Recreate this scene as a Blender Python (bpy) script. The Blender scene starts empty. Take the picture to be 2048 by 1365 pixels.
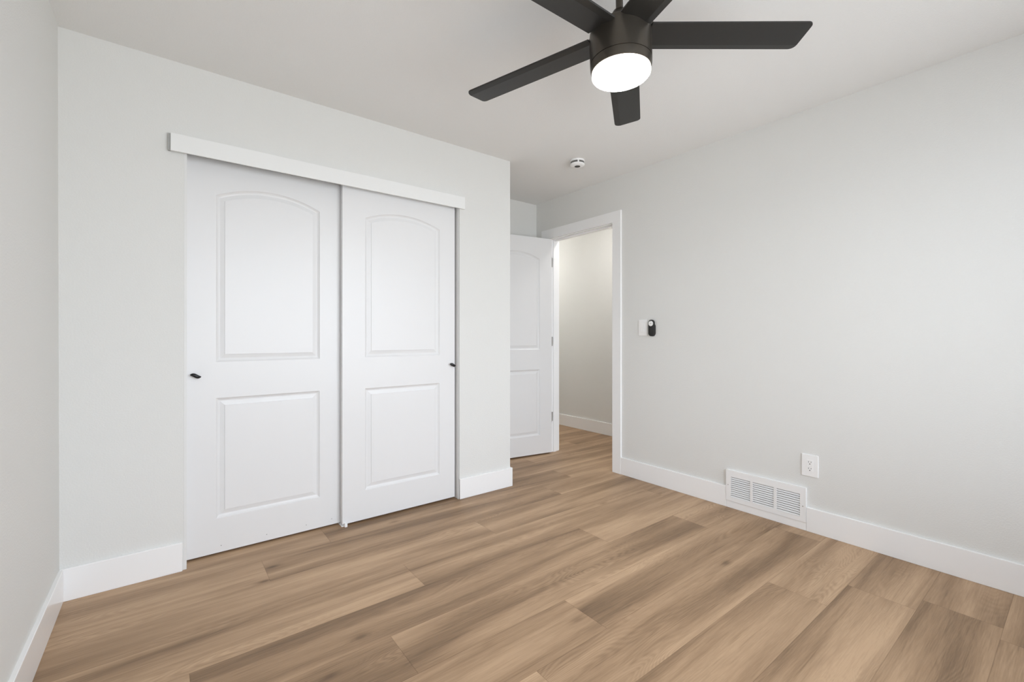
import bpy, bmesh, math, random
from mathutils import Vector, Matrix
random.seed(7)
C = bpy.context.scene.collection
R = math.radians
sc = bpy.context.scene

# ---------------------------------------------------------------- camera
cam_d = bpy.data.cameras.new('camera')
cam = bpy.data.objects.new('camera', cam_d); C.objects.link(cam)
cam_d.sensor_width = 36.0
cam_d.lens = 895.89 / 2048 * 36.0
cam_d.shift_y = -11.61 / 2048
cam_d.clip_start = 0.02
cam.location = (0.3584, -2.6757, 1.1291)
cam.rotation_mode = 'XYZ'
cam.rotation_euler = (R(90.062), 0, R(-37.648))
sc.camera = cam

# ---------------------------------------------------------------- dimensions
H = 2.44            # ceiling height
W = 3.2993          # right wall
L1 = 2.4044         # end of the closet wall
D = 0.7339          # rear wall of the entry recess
YF = -3.27          # wall behind the camera
WT = 0.115          # wall thickness
HX = 4.325          # far wall of the hallway
BT, BH = 0.0137, 0.1378   # baseboard thickness, height
CX0, CX1, CZ = 0.425, 1.962, 2.045      # closet opening
DY0, DY1, DZ = -0.238, 0.538, 2.066     # hallway doorway in the right wall
LY0, LY1, LZ0, LZ1 = -3.00, -2.30, 0.60, 2.15       # fill window added in the left wall, out of view
WX0, WX1, WZ0, WZ1 = 0.35, 3.10, 0.45, 2.25   # bedroom window, in the wall behind the camera

# ---------------------------------------------------------------- world, lights, exposure
wd = bpy.data.worlds.new('world'); sc.world = wd; wd.use_nodes = True
nt = wd.node_tree; nt.nodes.clear()
wo = nt.nodes.new('ShaderNodeOutputWorld'); bg = nt.nodes.new('ShaderNodeBackground')
tc = nt.nodes.new('ShaderNodeTexCoord'); sp = nt.nodes.new('ShaderNodeSeparateXYZ')
rp = nt.nodes.new('ShaderNodeValToRGB')
rp.color_ramp.elements[0].position = 0.46; rp.color_ramp.elements[0].color = (0.43, 0.45, 0.47, 1)
rp.color_ramp.elements[1].position = 0.56; rp.color_ramp.elements[1].color = (0.535, 0.585, 0.65, 1)
mp = nt.nodes.new('ShaderNodeMapRange')
mp.inputs['From Min'].default_value = -1; mp.inputs['From Max'].default_value = 1
nt.links.new(tc.outputs['Generated'], sp.inputs[0]); nt.links.new(sp.outputs['Z'], mp.inputs['Value'])
nt.links.new(mp.outputs[0], rp.inputs[0]); nt.links.new(rp.outputs[0], bg.inputs['Color'])
nt.links.new(bg.outputs[0], wo.inputs[0])
bg.inputs['Strength'].default_value = 10.5

def portal(name, loc, rot, sx, sy):
    l = bpy.data.lights.new(name, 'AREA'); l.shape = 'RECTANGLE'; l.size = sx; l.size_y = sy
    l.cycles.is_portal = True
    o = bpy.data.objects.new(name, l); C.objects.link(o); o.location = loc; o.rotation_euler = rot
portal('window_daylight', ((WX0 + WX1) / 2, YF - 0.10, (WZ0 + WZ1) / 2), (R(90), 0, 0), WX1 - WX0, WZ1 - WZ0)
portal('side_fill_daylight', (-0.10, (LY0 + LY1) / 2, (LZ0 + LZ1) / 2), (0, R(-90), 0), LZ1 - LZ0, LY1 - LY0)
portal('hall_window_daylight', (3.87, YF - 0.10, 1.35), (R(90), 0, 0), 0.7, 1.5)

sc.view_settings.view_transform = 'Standard'
sc.view_settings.look = 'None'
sc.view_settings.exposure = 0.0
sc.view_settings.gamma = 1.0
sc.view_settings.use_curve_mapping = False
try:
    sc.cycles.max_bounces = 16; sc.cycles.diffuse_bounces = 10; sc.cycles.use_denoising = True
    sc.cycles.sample_clamp_indirect = 10
except Exception:
    pass

# ---------------------------------------------------------------- helpers
def tag(o, label=None, cat=None, group=None, kind=None):
    if label: o['label'] = label
    if cat: o['category'] = cat
    if group: o['group'] = group
    if kind: o['kind'] = kind
    return o

def obj(name, bm, m=None, parent=None, smooth=False, bevel=0, seg=2):
    me = bpy.data.meshes.new(name); bm.normal_update(); bm.to_mesh(me); bm.free()
    for mm in (m if isinstance(m, (list, tuple)) else [m]):
        if mm: me.materials.append(mm)
    if smooth:
        for p in me.polygons: p.use_smooth = True
    o = bpy.data.objects.new(name, me); C.objects.link(o)
    if parent: o.parent = parent
    if bevel:
        b = o.modifiers.new('bevel', 'BEVEL'); b.width = bevel; b.segments = seg
        b.limit_method = 'ANGLE'; b.angle_limit = R(35); b.harden_normals = False
    return o

def empty(name, loc, rot=(0, 0, 0)):
    o = bpy.data.objects.new(name, None); C.objects.link(o); o.location = loc; o.rotation_euler = rot
    o.empty_display_size = 0.1
    return o

def box(bm, x0, x1, y0, y1, z0, z1):
    v = [bm.verts.new(p) for p in ((x0, y0, z0), (x1, y0, z0), (x1, y1, z0), (x0, y1, z0),
                                   (x0, y0, z1), (x1, y0, z1), (x1, y1, z1), (x0, y1, z1))]
    for f in ((0, 3, 2, 1), (4, 5, 6, 7), (0, 1, 5, 4), (1, 2, 6, 5), (2, 3, 7, 6), (3, 0, 4, 7)):
        bm.faces.new([v[i] for i in f])

def boxes(*bs):
    bm = bmesh.new()
    for b in bs: box(bm, *b)
    return bm

def lathe(bm, prof, n=48, loc=(0, 0, 0), axis='Z', caps=True):
    """profile of (r, z) pairs turned about an axis"""
    M = {'Z': Matrix.Identity(3), 'Y': Matrix.Rotation(R(90), 3, 'X'), 'X': Matrix.Rotation(R(-90), 3, 'Y')}[axis]
    rings = []
    for r, z in prof:
        rings.append([bm.verts.new(M @ Vector((r * math.cos(2 * math.pi * i / n), r * math.sin(2 * math.pi * i / n), z)) + Vector(loc)) for i in range(n)])
    for a, b in zip(rings, rings[1:]):
        for i in range(n):
            bm.faces.new((a[i], a[(i + 1) % n], b[(i + 1) % n], b[i]))
    if caps:
        bm.faces.new(rings[0][::-1]); bm.faces.new(rings[-1])
    bmesh.ops.recalc_face_normals(bm, faces=bm.faces)
    return bm

def shade_auto(o, ang=40):
    me = o.data
    for p in me.polygons: p.use_smooth = True
    bm = bmesh.new(); bm.from_mesh(me)
    for e in bm.edges:
        e.smooth = not (len(e.link_faces) == 2 and e.calc_face_angle(0) > R(ang))
    bm.to_mesh(me); bm.free()
    return o

# ---------------------------------------------------------------- materials
def mat(name, col, rough=0.5, metal=0.0, spec=0.5, emit=None, estr=0):
    m = bpy.data.materials.new(name); m.use_nodes = True
    b = m.node_tree.nodes['Principled BSDF']
    b.inputs['Base Color'].default_value = (*col, 1); b.inputs['Roughness'].default_value = rough
    b.inputs['Metallic'].default_value = metal; b.inputs['Specular IOR Level'].default_value = spec
    if emit:
        b.inputs['Emission Color'].default_value = (*emit, 1); b.inputs['Emission Strength'].default_value = estr
    return m

def noise_bump(m, scale, strength, dist=0.001, detail=2.0, rough_amt=0):
    nt = m.node_tree; N = nt.nodes; L = nt.links; b = N['Principled BSDF']
    tc = N.new('ShaderNodeTexCoord'); n = N.new('ShaderNodeTexNoise')
    n.inputs['Scale'].default_value = scale; n.inputs['Detail'].default_value = detail
    L.new(tc.outputs['Object'], n.inputs['Vector'])
    r = N.new('ShaderNodeValToRGB'); r.color_ramp.elements[0].position = 0.38; r.color_ramp.elements[1].position = 0.66
    L.new(n.outputs['Fac'], r.inputs[0])
    bp = N.new('ShaderNodeBump'); bp.inputs['Strength'].default_value = strength; bp.inputs['Distance'].default_value = dist
    L.new(r.outputs[0], bp.inputs['Height']); L.new(bp.outputs[0], b.inputs['Normal'])
    return m

M_wall = noise_bump(mat('wall_paint', (0.74, 0.74, 0.72), 0.75, spec=0.25), 150, 0.30, 0.0011)
M_ceil = noise_bump(mat('ceiling_paint', (0.815, 0.815, 0.805), 0.85, spec=0.2), 150, 0.30, 0.0011)
M_trim = mat('trim_paint', (0.90, 0.90, 0.90), 0.22, spec=0.5)
M_door = noise_bump(mat('door_paint', (0.785, 0.785, 0.787), 0.33, spec=0.5), 260, 0.10, 0.0004, 3)
M_valance = mat('valance_paint', (0.84, 0.845, 0.835), 0.35, spec=0.5)
M_jamb = mat('jamb_paint', (0.76, 0.76, 0.75), 0.5)
M_dark = mat('dark_gap', (0.03, 0.03, 0.03), 0.8)
M_greymetal = mat('grey_metal', (0.42, 0.42, 0.41), 0.4, 0.7)
M_hinge = mat('satin_nickel', (0.55, 0.54, 0.52), 0.35, 0.9)
M_plastic = mat('white_plastic', (0.90, 0.90, 0.895), 0.3)
M_grille = mat('grille_enamel', (0.88, 0.88, 0.88), 0.4)
M_black = mat('matt_black_metal', (0.012, 0.012, 0.013), 0.35, 0.3)
M_bkplastic = mat('black_plastic', (0.012, 0.012, 0.012), 0.38)
M_bronze = mat('dark_bronze', (0.080, 0.069, 0.056), 0.36, 0.75, 0.5)
M_blade = noise_bump(mat('fan_blade_black', (0.017, 0.016, 0.0143), 0.42, spec=0.45), 40, 0.05, 0.0004)
M_gray = mat('grey_mesh', (0.16, 0.16, 0.15), 0.6)
M_print = mat('grey_print', (0.25, 0.25, 0.25), 0.6)
M_lens = mat('lit_diffuser', (0.9, 0.88, 0.82), 0.4, emit=(1.0, 0.97, 0.92), estr=62.0)
M_lensrim = mat('lit_diffuser_rim', (0.9, 0.88, 0.82), 0.4, emit=(1.0, 0.93, 0.82), estr=5.0)
M_hallamp = mat('lit_hall_diffuser', (0.9, 0.88, 0.82), 0.4, emit=(1.0, 0.975, 0.95), estr=36.0)
def glass():
    m = bpy.data.materials.new('window_glass'); m.use_nodes = True; N = m.node_tree.nodes; L = m.node_tree.links
    N.clear(); o = N.new('ShaderNodeOutputMaterial'); t = N.new('ShaderNodeBsdfTransparent'); g = N.new('ShaderNodeBsdfGlossy')
    g.inputs['Roughness'].default_value = 0.02; mx = N.new('ShaderNodeMixShader'); f = N.new('ShaderNodeFresnel')
    f.inputs['IOR'].default_value = 1.35
    L.new(f.outputs[0], mx.inputs[0]); L.new(t.outputs[0], mx.inputs[1]); L.new(g.outputs[0], mx.inputs[2]); L.new(mx.outputs[0], o.inputs[0])
    return m
M_glass = glass()

def wood_floor():
    m = bpy.data.materials.new('oak_vinyl_plank'); m.use_nodes = True
    nt = m.node_tree; N = nt.nodes; L = nt.links; b = N['Principled BSDF']
    def nd(t, **k):
        n = N.new(t)
        for a, v in k.items(): setattr(n, a, v)
        return n
    def link(a, b_): L.new(a, b_)
    def math_(op, a, b_=None, c=None, clamp=False):
        n = nd('ShaderNodeMath', operation=op, use_clamp=clamp)
        for i, v in enumerate((a, b_, c)):
            if v is None: continue
            if isinstance(v, (int, float)): n.inputs[i].default_value = v
            else: link(v, n.inputs[i])
        return n.outputs[0]
    uv = nd('ShaderNodeUVMap', uv_map='plank'); uv2 = nd('ShaderNodeUVMap', uv_map='ends')
    s1 = nd('ShaderNodeSeparateXYZ'); link(uv.outputs[0], s1.inputs[0])
    s2 = nd('ShaderNodeSeparateXYZ'); link(uv2.outputs[0], s2.inputs[0])
    at = nd('ShaderNodeAttribute', attribute_name='seed'); tone = nd('ShaderNodeAttribute', attribute_name='tone')
    u, v = s1.outputs['X'], s1.outputs['Y']; ur, w = s2.outputs['X'], s2.outputs['Y']
    def coord(su, sv, k):
        c = nd('ShaderNodeCombineXYZ')
        link(math_('MULTIPLY_ADD', u, su, math_('MULTIPLY', at.outputs['Fac'], 13.7 * k)), c.inputs[0])
        link(math_('MULTIPLY_ADD', v, sv, math_('MULTIPLY', at.outputs['Fac'], 7.3 * k)), c.inputs[1])
        link(math_('MULTIPLY', at.outputs['Fac'], 31.1 * k), c.inputs[2])
        return c.outputs[0]
    def noise(vec, scale=1, detail=3, rough=0.5, dist=0.0):
        n = nd('ShaderNodeTexNoise'); n.inputs['Scale'].default_value = scale; n.inputs['Detail'].default_value = detail
        n.inputs['Roughness'].default_value = rough; n.inputs['Distortion'].default_value = dist
        link(vec, n.inputs['Vector']); return n.outputs['Fac']
    # broad light and dark streaks along the plank
    streak = noise(coord(0.6, 8, 1), 1, 3, 0.5, 0.7)
    patch = noise(coord(1.3, 3.5, 2), 1, 2, 0.5)
    # growth rings: contour lines of a stretched field give cathedral figures
    field0 = noise(coord(0.85, 5.2, 3), 1, 2.0, 0.45, 0.35)
    vk = nd('ShaderNodeTexVoronoi'); vk.feature = 'SMOOTH_F1'; vk.inputs['Scale'].default_value = 1.0; vk.inputs['Smoothness'].default_value = 0.25
    link(coord(2.1, 5.5, 7), vk.inputs['Vector'])
    field = math_('MULTIPLY_ADD', math_('EXPONENT', math_('MULTIPLY', vk.outputs['Distance'], -7.0)), 0.16, field0)
    pore = noise(coord(3.2, 95, 8), 1, 2, 0.5, 0.3)
    pm = nd('ShaderNodeMapRange'); pm.inputs['From Min'].default_value = 0.60; pm.inputs['From Max'].default_value = 0.72; link(pore, pm.inputs['Value'])
    rings = math_('SINE', math_('MULTIPLY', field, 360.0))
    ringmask = noise(coord(1.1, 5, 4), 1, 1, 0.5)
    rm = nd('ShaderNodeMapRange'); rm.inputs['From Min'].default_value = 0.47; rm.inputs['From Max'].default_value = 0.66
    link(ringmask, rm.inputs['Value'])
    fibre = noise(coord(11, 230, 5), 1, 3, 0.6)
    fibre2 = noise(coord(2.2, 60, 6), 1, 3, 0.6)
    # knots
    vo = nd('ShaderNodeTexVoronoi'); vo.feature = 'F1'; vo.inputs['Scale'].default_value = 1.0
    link(coord(2.1, 5.5, 7), vo.inputs['Vector'])
    kn = nd('ShaderNodeMapRange'); kn.inputs['From Min'].default_value = 0.025; kn.inputs['From Max'].default_value = 0.17
    kn.inputs['To Min'].default_value = 1.0; kn.inputs['To Max'].default_value = 0.0
    link(vo.outputs['Distance'], kn.inputs['Value'])
    krand = nd('ShaderNodeSeparateXYZ'); link(vo.outputs['Color'], krand.inputs[0])
    kgate = math_('GREATER_THAN', krand.outputs['X'], 0.40)
    knot = math_('MULTIPLY', math_('POWER', kn.outputs[0], 2.6), kgate)
    # sum
    t = math_('MULTIPLY_ADD', math_('SUBTRACT', streak, 0.5), 1.65, 0.65)
    t = math_('MULTIPLY_ADD', math_('SUBTRACT', patch, 0.5), 0.55, t)
    t = math_('ADD', t, tone.outputs['Fac'])
    t = math_('MULTIPLY_ADD', math_('MULTIPLY', rings, rm.outputs[0]), 0.075, t)
    t = math_('MULTIPLY_ADD', math_('SUBTRACT', fibre, 0.5), 0.46, t)
    t = math_('MULTIPLY_ADD', math_('SUBTRACT', fibre2, 0.5), 0.26, t)
    t = math_('MULTIPLY_ADD', pm.outputs[0], -0.13, t)
    t = math_('MULTIPLY_ADD', knot, -0.60, t)
    cr = nd('ShaderNodeValToRGB'); e = cr.color_ramp.elements
    e[0].position = 0.0; e[0].color = (0.125, 0.074, 0.041, 1)
    e[1].position = 1.0; e[1].color = (0.530, 0.360, 0.223, 1)
    for p, c in ((0.30, (0.230, 0.145, 0.082, 1)), (0.55, (0.340, 0.219, 0.128, 1)), (0.78, (0.435, 0.290, 0.176, 1))):
        k = cr.color_ramp.elements.new(p); k.color = c
    link(t, cr.inputs[0])
    # seams
    edge = math_('MINIMUM', math_('MINIMUM', v, math_('SUBTRACT', w, v)), math_('MINIMUM', u, ur))
    sm = nd('ShaderNodeMapRange'); sm.inputs['From Min'].default_value = 0.0006; sm.inputs['From Max'].default_value = 0.0018
    link(edge, sm.inputs['Value'])
    mx = nd('ShaderNodeMix', data_type='RGBA', blend_type='MULTIPLY'); mx.inputs['Factor'].default_value = 1
    sr = nd('ShaderNodeValToRGB'); sr.color_ramp.elements[0].color = (0.74, 0.71, 0.68, 1)
    link(sm.outputs[0], sr.inputs[0]); link(cr.outputs[0], mx.inputs['A']); link(sr.outputs[0], mx.inputs['B'])
    link(mx.outputs['Result'], b.inputs['Base Color'])
    b.inputs['Roughness'].default_value = 0.48; b.inputs['Specular IOR Level'].default_value = 0.35
    bp = nd('ShaderNodeBump'); bp.inputs['Strength'].default_value = 0.25; bp.inputs['Distance'].default_value = 0.0006
    hs = math_('ADD', math_('MULTIPLY', fibre, 0.6), sm.outputs[0])
    link(hs, bp.inputs['Height']); link(bp.outputs[0], b.inputs['Normal'])
    return m
M_floor = wood_floor()

# ---------------------------------------------------------------- floor (planks run along X)
def build_floor():
    x0, x1, y0, y1 = -0.115, HX + 0.115, YF - 0.115, 2.3
    bm = bmesh.new()
    uvl = bm.loops.layers.uv.new('plank'); uve = bm.loops.layers.uv.new('ends')
    sd = bm.faces.layers.float.new('seed'); tn = bm.faces.layers.float.new('tone')
    PW, PL, base = 0.2332, 1.85, -2.465
    first = {0: 2.913, 1: 0.95, 2: 2.542, 3: 1.345, 4: 1.703, 5: 1.025, 6: 0.42, 7: 1.284, 8: 1.845, 9: 0.737, 10: 1.071, 11: 2.35, 12: 1.1}
    tones = {(0, 0): 0.02, (0, 1): -0.10}
    rnd = random.Random(11)
    for i in range(-5, 22):
        ya, yb = base + i * PW, base + (i + 1) * PW
        off = first.get(i, rnd.random() * PL)
        k0 = math.floor((x0 - off) / PL)
        k = k0
        while off + k * PL < x1:
            xa, xb = off + k * PL, off + (k + 1) * PL
            seed = rnd.random() * 9; tone = rnd.uniform(-0.09, 0.09)
            if (i, k) in tones: tone = tones[(i, k)]
            cxa, cxb, cya, cyb = max(xa, x0), min(xb, x1), max(ya, y0), min(yb, y1)
            if cxb > cxa and cyb > cya:
                f = bm.faces.new([bm.verts.new(p) for p in ((cxa, cya, 0), (cxb, cya, 0), (cxb, cyb, 0), (cxa, cyb, 0))])
                f[sd] = seed; f[tn] = tone
                for l in f.loops:
                    l[uvl].uv = (l.vert.co.x - xa, l.vert.co.y - ya); l[uve].uv = (xb - l.vert.co.x, PW)
            k += 1
    # underside so the floor is a slab
    v = [bm.verts.new(p) for p in ((x0, y0, -0.03), (x1, y0, -0.03), (x1, y1, -0.03), (x0, y1, -0.03))]
    bm.faces.new(v[::-1])
    return tag(obj('floor', bm, M_floor), 'brown oak-look plank floor with staggered joints', 'floor', kind='structure')
build_floor()

# ---------------------------------------------------------------- shell
def struct(name, bm, m, label, cat, **k):
    return tag(obj(name, bm, m, **k), label, cat, kind='structure')

struct('ceiling', boxes((-WT, HX + WT, YF - WT, 2.3, H, H + 0.06)), M_ceil, 'pale grey textured ceiling the fan hangs from', 'ceiling')
bm = boxes((-WT, 0, YF - WT, LY0, 0, H), (-WT, 0, LY1, D + WT, 0, H), (-WT, 0, LY0, LY1, 0, LZ0), (-WT, 0, LY0, LY1, LZ1, H))
for v in bm.verts:
    if v.co.x > -0.01 and v.co.z > 1: v.co.x = -0.007 * v.co.z / H       # this wall leans a few millimetres
struct('wall_left', bm, M_wall, 'pale grey textured wall at the left edge, with a baseboard', 'wall')
struct('wall_back', boxes((-0.012, CX0, 0, WT, 0, H), (CX1, L1, 0, WT, 0, H), (CX0, CX1, 0, WT, CZ, H),
                          (L1 - WT, L1, WT, D, 0, H)), M_wall, 'pale grey wall around the closet opening, ending at a corner', 'wall')
struct('wall_closet', boxes((0, L1 - WT, 0.62, D, 0, H)), M_wall, 'wall inside the closet behind the sliding doors', 'wall')
struct('wall_entry', boxes((0, W, D, D + WT, 0, H)), M_wall, 'short pale grey wall behind the open door', 'wall')
struct('wall_right', boxes((W, W + WT, YF - WT, DY0, 0, H), (W, W + WT, DY1, 2.3, 0, H), (W, W + WT, DY0, DY1, DZ, H)),
       M_wall, 'long pale grey wall with the doorway, switch, grille and outlet', 'wall')
struct('wall_front', boxes((0, WX0, YF - WT, YF, 0, H), (WX1, W, YF - WT, YF, 0, H), (WX0, WX1, YF - WT, YF, 0, WZ0), (WX0, WX1, YF - WT, YF, WZ1, H)),
       M_wall, 'pale grey wall with the bedroom window', 'wall')
struct('wall_hall', boxes((HX, HX + WT, YF - WT, 2.3, 0, H)), M_wall, 'pale hallway wall seen through the doorway', 'wall')
struct('wall_hall_end', boxes((W + WT, HX, 2.2, 2.3, 0, H)), M_wall, 'end wall of the hallway', 'wall')
struct('wall_hall_front', boxes((W + WT, 3.52, YF - WT, YF, 0, H), (4.22, HX, YF - WT, YF, 0, H), (3.52, 4.22, YF - WT, YF, 0, 0.6), (3.52, 4.22, YF - WT, YF, 2.1, H)),
       M_wall, 'hallway wall with a tall window', 'wall')

def window(name, a0, a1, z0, z1, label, origin, rot):
    """a0..a1 run along the wall (local x), local -y points outdoors"""
    w = empty(name, origin, (0, 0, rot)); tag(w, label, 'window', kind='structure')
    am = (a0 + a1) / 2; y = -0.06
    obj('window_frame', boxes((a0, a0 + .045, y - .03, y + .03, z0, z1), (a1 - .045, a1, y - .03, y + .03, z0, z1), (a0 + .045, a1 - .045, y - .03, y + .03, z0, z0 + .045),
                              (a0 + .045, a1 - .045, y - .03, y + .03, z1 - .045, z1), (am - .022, am + .022, y - .025, y + .025, z0 + .045, z1 - .045)), M_trim, w, bevel=.003)
    obj('window_pane', boxes((a0 + .045, am - .022, y - .003, y + .003, z0 + .045, z1 - .045), (am + .022, a1 - .045, y - .003, y + .003, z0 + .045, z1 - .045)), M_glass, w)
    obj('window_sill', boxes((a0 - .03, a1 + .03, -.03, .04, z0 - .022, z0)), M_trim, w, bevel=.003)
window('window_1', WX0, WX1, WZ0, WZ1, 'wide white framed bedroom window letting in daylight', (0, YF, 0), 0)
window('window_2', 3.52, 4.22, 0.6, 2.1, 'white framed window at the hallway end', (0, YF, 0), 0)
window('window_fill', -LY1, -LY0, LZ0, LZ1, 'white framed unseen window added in the left wall as fill light', (0, 0, 0), R(-90))  # added window, lights the right wall more evenly

# ---------------------------------------------------------------- baseboards
def base(name, label, *bs):
    return struct(name, boxes(*bs), M_trim, label, 'baseboard', bevel=0.0022)
GY0, GY1 = -1.663, -1.197       # grille span on the right wall
base('baseboard_left', 'white baseboard along the wall at the left edge', (-0.002, BT, YF + BT, -BT, 0, BH))
base('baseboard_back_left', 'short white baseboard between the left corner and the closet', (0, 0.4199, -BT, 0, 0, BH))
base('baseboard_back_right', 'short white baseboard from the closet round the corner of its wall', (1.961, L1 + BT, -BT, 0, 0, BH), (L1, L1 + BT, 0, D - BT, 0, BH))
base('baseboard_entry', 'white baseboard behind the open door', (L1, W, D - BT, D, 0, BH))
base('baseboard_right', 'long white baseboard under the outlet, from grille to right edge', (W - BT, W, YF + BT, GY0 - .0005, 0, BH))
base('baseboard_right_far', 'white baseboard between the doorway casing and the grille', (W - BT, W, GY1 + .0005, -0.3294, 0, BH))
base('baseboard_front', 'white baseboard below the bedroom window', (0, W, YF, YF + BT, 0, BH))
base('baseboard_hall', 'white baseboard in the hallway seen through the doorway', (HX - BT, HX, YF, 2.2, 0, BH))
base('baseboard_grille', 'low white baseboard filler under the return air grille', (W - BT + .001, W, GY0, GY1, 0, 0.047))

# ---------------------------------------------------------------- moulded door leaves
def panel_loop(x0, x1, z0, z1, zpeak, d, n=22):
    """outline of a moulded panel shrunk by d; an arched top when zpeak is given"""
    if zpeak is None:
        return [(x0 + d, z0 + d), (x1 - d, z0 + d), (x1 - d, z1 - d), (x0 + d, z1 - d)]
    hw = (x1 - x0) / 2; s = zpeak - z1; Rr = (hw * hw + s * s) / (2 * s); xc = (x0 + x1) / 2; zc = zpeak - Rr
    r = Rr - d; h = hw - d; a = math.asin(h / r)
    pts = [(x0 + d, z0 + d), (x1 - d, z0 + d)]
    for i in range(n + 1):
        t = a - 2 * a * i / n
        pts.append((xc + r * math.sin(t), zc + r * math.cos(t)))
    return pts

PROF = [(0, 0), (0.0012, -0.0018), (0.0055, -0.0058), (0.0115, -0.0094), (0.0150, -0.0104), (0.0185, -0.0102), (0.0230, -0.0088),
        (0.0350, -0.0056), (0.0385, -0.0048), (0.0391, -0.0012)]
def door_leaf(w, h, t, panels, both=False):
    """leaf in local coordinates: x 0..w, front face at y=0, back at y=t, z 0..h; panels = (x0, x1, z0, z1, zpeak)"""
    bm = bmesh.new()
    def face(y0, sgn):
        outer = [bm.verts.new((x, y0, z)) for x, z in ((0, 0), (w, 0), (w, h), (0, h))]
        es = [bm.edges.new((outer[i], outer[(i + 1) % 4])) for i in range(4)]
        loops = []
        for p in panels:
            rings = [[bm.verts.new((x, y0 - sgn * dep, z)) for x, z in panel_loop(*p, d)] for d, dep in PROF]
            r0 = rings[0]
            es += [bm.edges.new((r0[i], r0[(i + 1) % len(r0)])) for i in range(len(r0))]
            loops.append(rings)
        bmesh.ops.triangle_fill(bm, use_beauty=True, use_dissolve=False, edges=es)
        for rings in loops:
            # the fill may have covered the hole: remove faces lying wholly in the first ring
            s0 = set(rings[0])
            for f in [f for f in bm.faces if all(v in s0 for v in f.verts)]:
                bm.faces.remove(f)
            for a, b in zip(rings, rings[1:]):
                n = len(a)
                for i in range(n):
                    bm.faces.new((a[i], a[(i + 1) % n], b[(i + 1) % n], b[i]))
            bm.faces.new(rings[-1])
        return outer
    a = face(0, 1)
    b = face(t, -1) if both else [bm.verts.new((x, t, z)) for x, z in ((0, 0), (w, 0), (w, h), (0, h))]
    if not both: bm.faces.new(b[::-1])
    for i in range(4):
        bm.faces.new((a[i], a[(i + 1) % 4], b[(i + 1) % 4], b[i]))
    bmesh.ops.recalc_face_normals(bm, faces=bm.faces)
    return bm

def wave_pull(bm):
    """small twisted wave-shaped pull, length along x, standing out along -y"""
    n, m = 22, 12; rings = []
    for i in range(n + 1):
        t = i / n; x = (t - .5) * .045
        zc = 0.0056 * math.sin(math.pi * (0.5 - t)) + 0.0012 * math.sin(2 * math.pi * t)
        hh = 0.0008 + 0.0098 * math.sin(math.pi * min(max(t * .94 + .03, 0), 1)) ** 0.8
        tt = 0.0014 + 0.0040 * math.sin(math.pi * t) ** 0.7
        yc = -0.020 + 0.004 * abs(2 * t - 1) ** 2
        tw = R(40) * (t - .5)
        ring = []
        for j in range(m):
            a = 2 * math.pi * j / m
            dz, dy = hh * math.sin(a), tt * math.cos(a)
            ring.append(bm.verts.new((x, yc + dy * math.cos(tw) - dz * math.sin(tw), zc + dz * math.cos(tw) + dy * math.sin(tw))))
        rings.append(ring)
    for a, b in zip(rings, rings[1:]):
        for j in range(m): bm.faces.new((a[j], a[(j + 1) % m], b[(j + 1) % m], b[j]))
    bm.faces.new(rings[0][::-1]); bm.faces.new(rings[-1])
    lathe(bm, [(0.0075, 0), (0.006, 0.002), (0.0045, 0.006), (0.0045, 0.018)], 16, (0, 0, 0), 'Y')
    bmesh.ops.recalc_face_normals(bm, faces=bm.faces)
    return bm

def closet_door(name, x0, w, yf, pans, label, hx, hz, specks=()):
    z0 = 0.012
    d = empty(name, (x0, yf, z0)); tag(d, label, 'door', 'sliding closet doors', 'structure')
    obj('door_leaf', door_leaf(w, 2.021, 0.034, [(a - x0, b - x0, c - z0, e - z0, (p - z0) if p else None) for a, b, c, e, p in pans]), M_door, d)
    h = shade_auto(obj('door_pull', wave_pull(bmesh.new()), M_black, d), 50)
    h.location = (hx - x0, 0, hz - z0); tag(h, 'black wave-shaped pull')
    for sx, sz in specks:
        bm = lathe(bmesh.new(), [(0.0022, -0.0002), (0.0022, 0.0006)], 10, (sx - x0, 0, sz - z0), 'Y')
        obj('screw_hole', bm, M_print, d)
    return d
closet_door('door_2', 0.437, 0.762, 0.075, [(0.560, 1.066, 0.188, 0.808, None), (0.560, 1.066, 0.994, 1.852, 1.912)],
            'white sliding closet door, set back, beside the left corner', 0.474, 0.928,
            [(0.583, 0.045), (0.792, 0.045), (0.993, 0.045), (1.133, 0.045)])
closet_door('door_3', 1.181, 0.762, 0.030, [(1.316, 1.826, 0.188, 0.808, None), (1.316, 1.826, 0.998, 1.847, 1.902)],
            'white sliding closet door, overlapping in front, nearer the hallway doorway', 1.919, 0.928)

# closet opening lining, track, valance, floor guide
struct('trim_1', boxes((CX0, 0.4365, -0.0005, WT, 0, CZ)), M_jamb, 'narrow white jamb lining the closet opening beside the left baseboard', 'door jamb', bevel=.001)
struct('trim_2', boxes((1.9535, 1.9575, -0.001, WT, 0, CZ)), M_jamb, 'narrow white jamb lining the closet opening on its corner end', 'door jamb', bevel=.0008)
struct('trim_3', boxes((0.4365, 1.9535, 0.012, 0.112, 2.036, CZ)), M_dark, 'dark sliding door track hidden behind the closet valance', 'door track')
v = struct('trim_4', boxes((0.373, 1.994, -0.0255, -0.0135, 2.0045, 2.088), (0.373, 1.994, -0.0135, 0, 2.030, 2.088)), M_valance, 'long white board covering the closet door track', 'valance board', bevel=.0015)
obj('valance_end_strip', boxes((0.3635, 0.373, -0.016, 0, 2.006, 2.086)), M_greymetal, v)  # narrow grey piece, set back, at the left end of the board
g = bmesh.new(); box(g, 1.190, 1.205, 0.010, 0.030, 0.0, 0.022); box(g, 1.176, 1.192, 0.028, 0.108, 0, 0.006); box(g, 1.180, 1.190, 0.064, 0.0745, 0.006, 0.011)
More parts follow.
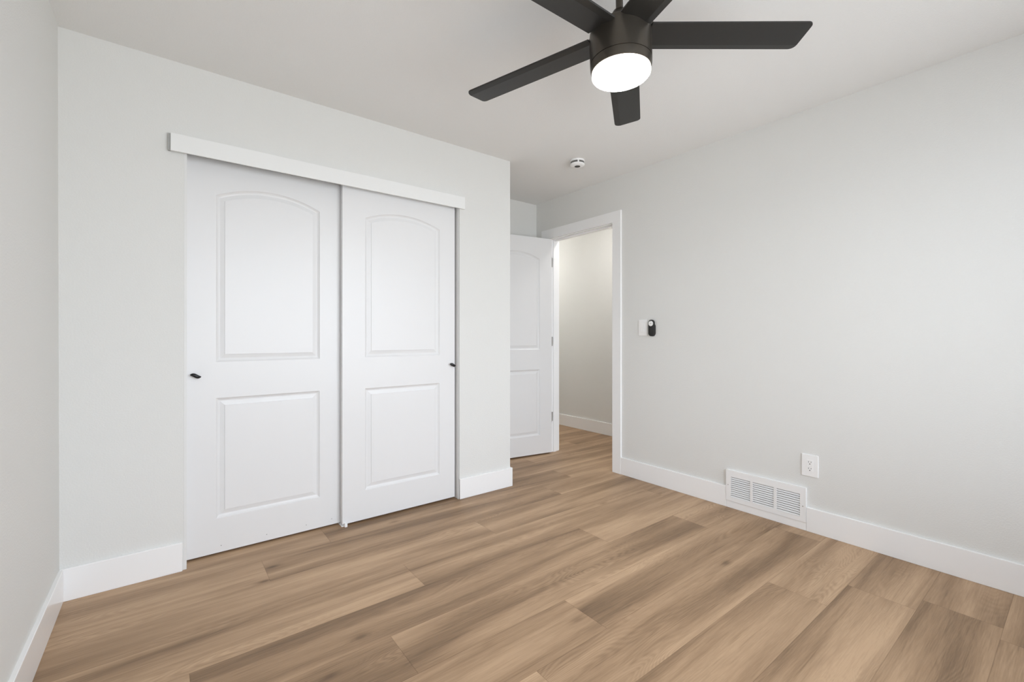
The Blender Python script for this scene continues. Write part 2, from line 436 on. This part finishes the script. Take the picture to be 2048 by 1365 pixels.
tag(obj('door_guide', g, M_plastic, bevel=.001), 'small white plastic floor guide where the closet doors overlap', 'door guide')

# ---------------------------------------------------------------- doorway to the hall
CW = 0.0895
CT = 0.0155
ct = DZ - 0.0 + 0.0895
fr = empty('trim_5', (W, (DY0 + DY1) / 2, 0)); tag(fr, 'flat white casing and jamb around the hallway doorway', 'door frame', kind='structure')
def relbox(o, *bs):
    bm = bmesh.new(); ox, oy, oz = o.location
    for b in bs: box(bm, b[0] - ox, b[1] - ox, b[2] - oy, b[3] - oy, b[4] - oz, b[5] - oz)
    return bm
obj('casing', relbox(fr, (W - CT, W, -0.3294, -0.2430, 0, 2.0665), (W - CT, W, 0.5430, 0.6410, 0, 2.0665), (W - CT, W, -0.3294, 0.6410, 2.0665, 2.1561)), M_trim, fr, bevel=.0012)
obj('casing', relbox(fr, (W + WT, W + WT + CT, -0.3294, -0.2430, 0, 2.0665), (W + WT, W + WT + CT, 0.5430, 0.6310, 0, 2.0665), (W + WT, W + WT + CT, -0.3294, 0.6310, 2.0665, 2.1561)), M_trim, fr, bevel=.0012)
JT = 0.018
obj('jamb', relbox(fr, (W - 0.001, W + WT + .001, DY0, DY0 + JT - .013, 0, DZ - .006), (W - .001, W + WT + .001, DY1 - .005, DY1, 0, DZ - .006), (W - .001, W + WT + .001, DY0, DY1, DZ - .006, DZ)), M_trim, fr, bevel=.0008)
obj('door_stop', relbox(fr, (W + 0.037, W + 0.072, DY0 + .005, DY0 + .016, 0, DZ - .006), (W + 0.037, W + 0.072, DY1 - .016, DY1 - .005, 0, DZ - .006), (W + 0.037, W + 0.072, DY0 + .016, DY1 - .016, DZ - .017, DZ - .006)), M_trim, fr, bevel=.001)
# open door: hinged on the far jamb, swung into the room past square
PX, PY = W - 0.006, DY1 - 0.0055
ent = empty('door_1', (PX, PY, 0), (0, 0, R(-9.0))); tag(ent, 'white two-panel bedroom door standing open into the room', 'door', kind='structure')
DWd = 0.762
bm = door_leaf(DWd, 2.040, 0.035, [(0.135, DWd - 0.135, 0.188 - .012, 0.808 - .012, None), (0.135, DWd - 0.135, 0.985, 1.838, 1.898)], both=True)
leaf = obj('door_leaf', bm, M_door, ent); leaf.location = (-DWd - 0.004, -0.041, 0.014)
for hz in (0.30, 1.03, 1.795):
    bm = bmesh.new()
    lathe(bm, [(0.0045, 0), (0.0055, 0.002), (0.0055, 0.087), (0.0045, 0.089)], 14, (0, 0, hz))
    box(bm, -0.0036, -0.0006, -0.040, 0.0, hz, hz + .089)
    obj('hinge', bm, M_hinge, ent)
for s in (1, -1):
    y = -0.041 if s < 0 else -0.006
    bm = lathe(bmesh.new(), [(0.032, 0), (0.031, 0.006), (0.012, 0.010), (0.011, 0.028), (0.020, 0.036), (0.027, 0.048), (0.026, 0.058), (0.014, 0.065)], 28, (0, 0, 0), 'Y')
    if s > 0: bmesh.ops.transform(bm, matrix=Matrix.Scale(-1, 4, (0, 1, 0)), verts=bm.verts); bmesh.ops.recalc_face_normals(bm, faces=bm.faces)
    k = shade_auto(obj('door_knob', bm, M_hinge, ent)); k.location = (-DWd + .06, y, 0.93)
for hz in (0.30, 1.03, 1.795):
    obj('hinge_leaf', relbox(fr, (W + 0.001, W + 0.034, DY1 - .0062, DY1 - .0048, hz, hz + .089)), M_hinge, fr)

# ---------------------------------------------------------------- ceiling fan
TX, TY = -0.0234, -0.0054
FZ = 2.40
fan = empty('ceiling_fan', (1.6468, -1.6354, FZ), (TX, TY, 0))
tag(fan, 'dark bronze five-blade ceiling fan with a lit round lamp', 'ceiling fan')
def rz(p): return [(r, z - FZ) for r, z in p]
cn = shade_auto(obj('canopy', lathe(bmesh.new(), [(0.068, 0.039), (0.068, 0.030), (0.064, 0.012), (0.045, -0.012), (0.022, -0.022)], 48), M_bronze, fan))
cn.rotation_euler = (-TX, -TY, 0)
shade_auto(obj('downrod', lathe(bmesh.new(), [(0.0128, -0.02), (0.0128, -0.13)], 24), M_bronze, fan))
shade_auto(obj('rod_collar', lathe(bmesh.new(), rz([(0.016, 2.298), (0.024, 2.294), (0.032, 2.280), (0.037, 2.255), (0.038, 2.224)]), 40), M_bronze, fan))
shade_auto(obj('motor_housing', lathe(bmesh.new(), rz([(0.036, 2.2255), (0.098, 2.2250), (0.1040, 2.2225), (0.1075, 2.217), (0.1085, 2.208), (0.1085, 2.1090)]), 72), M_bronze, fan), 30)
shade_auto(obj('light_ring', lathe(bmesh.new(), rz([(0.1060, 2.1092), (0.1060, 2.1072), (0.1085, 2.1060), (0.1080, 2.092), (0.1058, 2.078), (0.1035, 2.0765), (0.100, 2.0775)]), 72), M_bronze, fan), 30)
shade_auto(obj('lamp_lens', lathe(bmesh.new(), rz([(0.0985, 2.0605), (0.0975, 2.0593), (0.060, 2.0572), (0.010, 2.0565)]), 72), M_lens, fan), 60)
shade_auto(obj('lens_rim', lathe(bmesh.new(), rz([(0.1025, 2.0775), (0.1035, 2.070), (0.1028, 2.0635), (0.0995, 2.0598), (0.0985, 2.0604), (0.0985, 2.070)]), 72), M_lensrim, fan), 60)

def blade_mesh():
    r0, r1, w0, w1, off = 0.098, 0.6680, 0.1200, 0.1252, -0.0024
    slope = (w1 - w0) / 2 / (r1 - r0)
    pts = [(r0, -w0 / 2), (r1, -w1 / 2), (r1, w1 / 2), (r0, w0 / 2)]
    rad = [0, 0.018, 0.020, 0]
    out = []
    for i, (p, rr) in enumerate(zip(pts, rad)):
        if not rr: out.append(p); continue
        P = Vector(p); A = (Vector(pts[i - 1]) - P).normalized(); B = (Vector(pts[(i + 1) % 4]) - P).normalized()
        n = 10
        for j in range(n + 1):
            t = j / n; a, b = P + A * rr, P + B * rr
            q = (1 - t) ** 2 * a + 2 * t * (1 - t) * (P * 0.85 + (a + b) / 2 * 0.15) + t * t * b
            out.append((q.x, q.y))
    bm = bmesh.new()
    f = bm.faces.new([bm.verts.new((x, y, 0)) for x, y in out])
    ex = bmesh.ops.extrude_face_region(bm, geom=[f])
    for v in [g for g in ex['geom'] if isinstance(g, bmesh.types.BMVert)]: v.co.z += 0.006
    cr = 0.036
    bmesh.ops.bisect_plane(bm, geom=bm.verts[:] + bm.edges[:] + bm.faces[:], plane_co=(0, cr, 0), plane_no=(0, 1, 0))
    for v in bm.verts:
        if v.co.y > cr: v.co.z += (v.co.y - cr) * math.tan(R(11))
    p = -0.1443
    bmesh.ops.recalc_face_normals(bm, faces=bm.faces)
    for v in bm.verts: v.co.y += off
    bmesh.ops.rotate(bm, verts=bm.verts, cent=(0, 0, 0), matrix=Matrix.Rotation(p, 3, 'X'))
    return bm
def bracket_mesh():
    bm = bmesh.new(); p = -0.1443
    v = [bm.verts.new(q) for q in ((0.098, -.050, .0058), (0.098, .036, .0058), (0.098, .036, .022), (0.098, -.050, .022), (0.128, -.050, .0058), (0.128, .036, .0058))]
    for f in ((0, 1, 2, 3), (0, 4, 5, 1), (3, 2, 5, 4), (0, 3, 4), (1, 5, 2)): bm.faces.new([v[i] for i in f])
    bmesh.ops.recalc_face_normals(bm, faces=bm.faces)
    bmesh.ops.rotate(bm, verts=bm.verts, cent=(0, 0, 0), matrix=Matrix.Rotation(p, 3, 'X'))
    return bm
bl = obj('blade', blade_mesh(), M_blade, fan, bevel=.001); br = obj('blade_bracket', bracket_mesh(), M_bronze, bl)
A0 = -0.631
for i in range(5):
    if i == 0: b, k = bl, br
    else:
        b = bl.copy(); C.objects.link(b); b.parent = fan
        k = br.copy(); C.objects.link(k); k.parent = b
    b.location = (0, 0, 2.2 - FZ); b.rotation_euler = (0, 0, A0 + R(72) * i)

# ---------------------------------------------------------------- smoke detector on the ceiling
sd = empty('smoke_detector', (2.792, -0.322, H)); tag(sd, 'small round white smoke detector on the ceiling', 'smoke detector')
shade_auto(obj('mounting_base', lathe(bmesh.new(), [(0.052, 0), (0.053, -0.003), (0.053, -0.011), (0.050, -0.0125)], 48), M_plastic, sd))
shade_auto(obj('sensor_band', lathe(bmesh.new(), [(0.050, -0.0115), (0.050, -0.0265)], 48), M_gray, sd))
bm = lathe(bmesh.new(), [(0.050, -0.026), (0.053, -0.0275), (0.053, -0.034), (0.048, -0.0395), (0.034, -0.0430), (0.022, -0.0445), (0.021, -0.0425)], 48)
shade_auto(obj('cover', bm, M_plastic, sd))
for i in range(3):
    a = R(-128 + 120 * i); bm = bmesh.new(); box(bm, 0.044, 0.0528, -0.005, 0.005, -0.0275, -0.0110)
    bmesh.ops.rotate(bm, verts=bm.verts, cent=(0, 0, 0), matrix=Matrix.Rotation(a, 3, 'Z'))
    obj('rib', bm, M_plastic, sd)
shade_auto(obj('sounder_vent', lathe(bmesh.new(), [(0.0205, -0.0425), (0.0205, -0.0450), (0.016, -0.0455), (0.015, -0.0445)], 32), mat('dark_grey_mesh', (0.05, 0.05, 0.045), 0.7), sd))

# ---------------------------------------------------------------- return air grille on the right wall
GX = W - BT - 0.003
gr = empty('return_air_grille', (W, (GY0 + GY1) / 2, 0.045)); tag(gr, 'white louvered return air grille low in the right wall', 'air grille')
z0, z1 = 0.0475, 0.247
secs = [(-1.3510, -1.2290), (-1.4895, -1.3665), (-1.6330, -1.5065)]; lz0, lz1 = 0.0735, 0.2055
bs = [(GX, GX + .003, GY0, GY1, z0, lz0), (GX, GX + .003, GY0, GY1, lz1, z1), (GX, GX + .003, GY0, secs[2][0], lz0, lz1), (GX, GX + .003, secs[0][1], GY1, lz0, lz1),
      (GX, GX + .003, secs[1][1], secs[0][0], lz0, lz1), (GX, GX + .003, secs[2][1], secs[1][0], lz0, lz1),
      (GX + .003, W, GY0, GY0 + .003, z0, z1), (GX + .003, W, GY1 - .003, GY1, z0, z1), (GX + .003, W, GY0 + .003, GY1 - .003, z1 - .003, z1), (GX + .003, W, GY0 + .003, GY1 - .003, z0, z0 + .003)]
obj('frame', relbox(gr, *bs), M_grille, gr)
obj('duct_backing', relbox(gr, (W - .0015, W - .0005, GY0 + .004, GY1 - .004, z0 + .004, z1 - .004)), mat('duct_shadow_grey', (0.22, 0.22, 0.22), 0.8), gr)
for ya, yb in secs:
    bm = bmesh.new(); nl = 10; pt = (lz1 - lz0) / nl
    for i in range(nl):
        zt = lz1 - i * pt - 0.0035
        # a tilted blade: its front lower edge lies in the plate, its top leans back into the duct
        zb = lz1 - (i + 1) * pt + .0006
        q = [(GX + .0002, zb + .0012), (GX + .0075, zb + pt * .66), (GX + .0075, zb + pt * .66 - .0012), (GX + .0008, zb)]
        ox, oy, oz = gr.location
        va = [bm.verts.new((x - ox, ya - .001 - oy, z - oz)) for x, z in q]; vb = [bm.verts.new((x - ox, yb + .001 - oy, z - oz)) for x, z in q]
        for j in range(4): bm.faces.new((va[j], va[(j + 1) % 4], vb[(j + 1) % 4], vb[j]))
        bm.faces.new(va[::-1]); bm.faces.new(vb)
    bmesh.ops.recalc_face_normals(bm, faces=bm.faces)
    obj('louver_panel', bm, M_grille, gr)
for sy, sz in ((-1.2105, 0.150), (-1.6475, 0.139)):
    obj('screw', lathe(bmesh.new(), [(0.0035, 0.001), (0.0030, -0.001)], 12, (GX - W, sy - gr.location.y, sz - gr.location.z), 'X'), M_hinge, gr)

# ---------------------------------------------------------------- outlet and switch plates on the right wall
def plate(o, y0, y1, zz0, zz1, name='wall_plate', hole=None, t=0.006):
    X1 = W; X0 = W - t
    if not hole:
        return obj(name, relbox(o, (X0, X1, y0, y1, zz0, zz1)), M_plastic, o, bevel=.0022)
    a, b, c, d = hole
    return obj(name, relbox(o, (X0, X1, y0, y1, zz0, c), (X0, X1, y0, y1, d, zz1), (X0, X1, y0, a, c, d), (X0, X1, b, y1, c, d)), M_plastic, o)
ot = empty('wall_outlet', (W, -1.680, 0.3165)); tag(ot, 'white double power outlet in a square-edged wall plate above the baseboard', 'power outlet')
oy, oz = -1.680, 0.3795
plate(ot, -1.7225, -1.6375, 0.3165, 0.4425)
rc = obj('receptacle', relbox(ot, (W - .0070, W - .0055, oy - .0165, oy + .0165, oz - .0335, oz + .0335)), M_plastic, ot, bevel=.0008)
for s in (1, -1):
    zc = oz + s * 0.0185
    bm = bmesh.new(); X0, X1 = W - .0073, W - .0068
    for dy, hh in ((0.0062, 0.0040), (-0.0064, 0.0034)):
        box(bm, X0 - W, X1 - W, dy - .0011 + oy - ot.location.y, dy + .0011 + oy - ot.location.y, zc + .003 - hh - ot.location.z, zc + .003 + hh - ot.location.z)
    lathe(bm, [(0.0028, 0), (0.0028, 0.0005)], 12, (X1 - W, oy - ot.location.y, zc - .0085 - ot.location.z), 'X')
    obj('socket_slots', bm, mat('slot_dark', (0.02, 0.02, 0.02), 0.7) if s > 0 else bpy.data.materials['slot_dark'], rc)
sw = empty('light_switch', (W, -0.537, 1.129)); tag(sw, 'white rocker light switch beside the black fan remote', 'light switch')
plate(sw, -0.5755, -0.4985, 1.1290, 1.2530)
obj('rocker_frame', relbox(sw, (W - .0075, W - .0055, -0.5540, -0.5200, 1.1580, 1.2240)), M_plastic, sw, bevel=.0008)
bm = bmesh.new()
q = [(W - .0070, 1.1600), (W - .0125, 1.1600), (W - .0085, 1.1910), (W - .0078, 1.2220), (W - .0070, 1.2220)]
va = [bm.verts.new((x - W, -0.5525 - sw.location.y, z - sw.location.z)) for x, z in q]; vb = [bm.verts.new((x - W, -0.5215 - sw.location.y, z - sw.location.z)) for x, z in q]
for j in range(5): bm.faces.new((va[j], va[(j + 1) % 5], vb[(j + 1) % 5], vb[j]))
bm.faces.new(va[::-1]); bm.faces.new(vb); bmesh.ops.recalc_face_normals(bm, faces=bm.faces)
obj('rocker', bm, M_plastic, sw, bevel=.0006)

# ---------------------------------------------------------------- fan remote in its wall holder
def capsule(bm, hw, hh, x0, x1, zc=0, round_=0.0, n=28, waist=0.0):
    """stadium outline in the YZ plane, extruded from x0 (wall side) to x1 (room side, smaller X)"""
    def out(k):
        pts = []
        r = hw * k; s = hh - hw
        for i in range(n + 1):
            a = math.pi * i / n; pts.append((r * math.cos(a), s + r * math.sin(a)))
        for i in range(n + 1):
            a = math.pi + math.pi * i / n; pts.append((r * math.cos(a), -s + r * math.sin(a)))
        if waist:
            pts = [(y * (1 - waist * math.exp(-((z + hh * .08) / (hh * .22)) ** 2)), z) for y, z in pts]
        return pts
    rings = [[bm.verts.new((x, y, z + zc)) for y, z in out(k)] for x, k in
             ((x0, 1.0), (x1 + round_, 1.0), (x1 + round_ * .4, 1 - .5 * round_ * .5 / hw), (x1, 1 - round_ / hw))]
    for a, b in zip(rings, rings[1:]):
        m = len(a)
        for i in range(m): bm.faces.new((a[i], a[(i + 1) % m], b[(i + 1) % m], b[i]))
    bm.faces.new(rings[0][::-1]); bm.faces.new(rings[-1])
    bmesh.ops.recalc_face_normals(bm, faces=bm.faces)
    return bm
RY, RZ = -0.6240, 1.188
hd = obj('remote_holder', capsule(bmesh.new(), 0.0262, 0.050, 0, -0.010, -0.014, 0.002), M_bkplastic)
hd.location = (W, RY, RZ); tag(hd, 'black wall cradle holding the fan remote beside the switch', 'remote holder')
rm_ = empty('fan_remote', (W - 0.0095, RY, RZ)); tag(rm_, 'black oval fan remote with a round white button dial', 'remote control')
shade_auto(obj('remote_body', capsule(bmesh.new(), 0.0255, 0.0630, -0.0008, -0.016, 0, 0.004), M_bkplastic, rm_), 35)
dl = shade_auto(obj('button_dial', lathe(bmesh.new(), [(0.0200, -0.0155), (0.0200, -0.0172), (0.0190, -0.0178)], 40), M_plastic, rm_), 30)
# the lathe is built along Z: turn it to face the room (-X)
dl.rotation_euler = (0, R(90), 0); dl.location = (0, 0, 0.034)
bm = bmesh.new()
def dbox(y0, y1, z0_, z1_): box(bm, -0.0183, -0.0177, y0, y1, z0_, z1_)
dbox(-.004, .004, .0138, .0152); dbox(-.0007, .0007, .0120, .0165)       # plus
dbox(-.004, .004, -.0150, -.0136)                                        # minus
dbox(-.0155, -.0135, -.002, .002); dbox(.0135, .0155, -.002, .002)
lathe(bm, [(0.0034, 0), (0.0034, 0.0006)], 16, (-0.0177, 0, 0), 'X')
bmesh.ops.translate(bm, verts=bm.verts, vec=(0, 0, 0.034))
obj('button_marks', bm, M_print, rm_)

# ---------------------------------------------------------------- hallway lamps
M_hallfill = mat('hall_fill_diffuser', (0.9, 0.88, 0.82), 0.4, emit=(1.0, 0.975, 0.95), estr=37.0)  # second hallway lamp is added out of view as backfill
for hx, hy, hm, lab in ((3.80, 0.18, M_hallamp, 'round flush hallway ceiling lamp just past the doorway'), (3.75, 2.0, M_hallfill, 'unseen round fill lamp added on the hallway ceiling at the far end')):
    hl = empty('hall_ceiling_lamp', (hx, hy, H)); tag(hl, lab, 'ceiling lamp', 'hallway ceiling lamps')
    shade_auto(obj('lamp_base', lathe(bmesh.new(), [(0.14, 0), (0.14, -0.02), (0.135, -0.022)], 40), M_hinge, hl))
    shade_auto(obj('lamp_shade', lathe(bmesh.new(), [(0.130, -0.020), (0.128, -0.05), (0.10, -0.07), (0.05, -0.080), (0.01, -0.082)], 40), hm, hl))
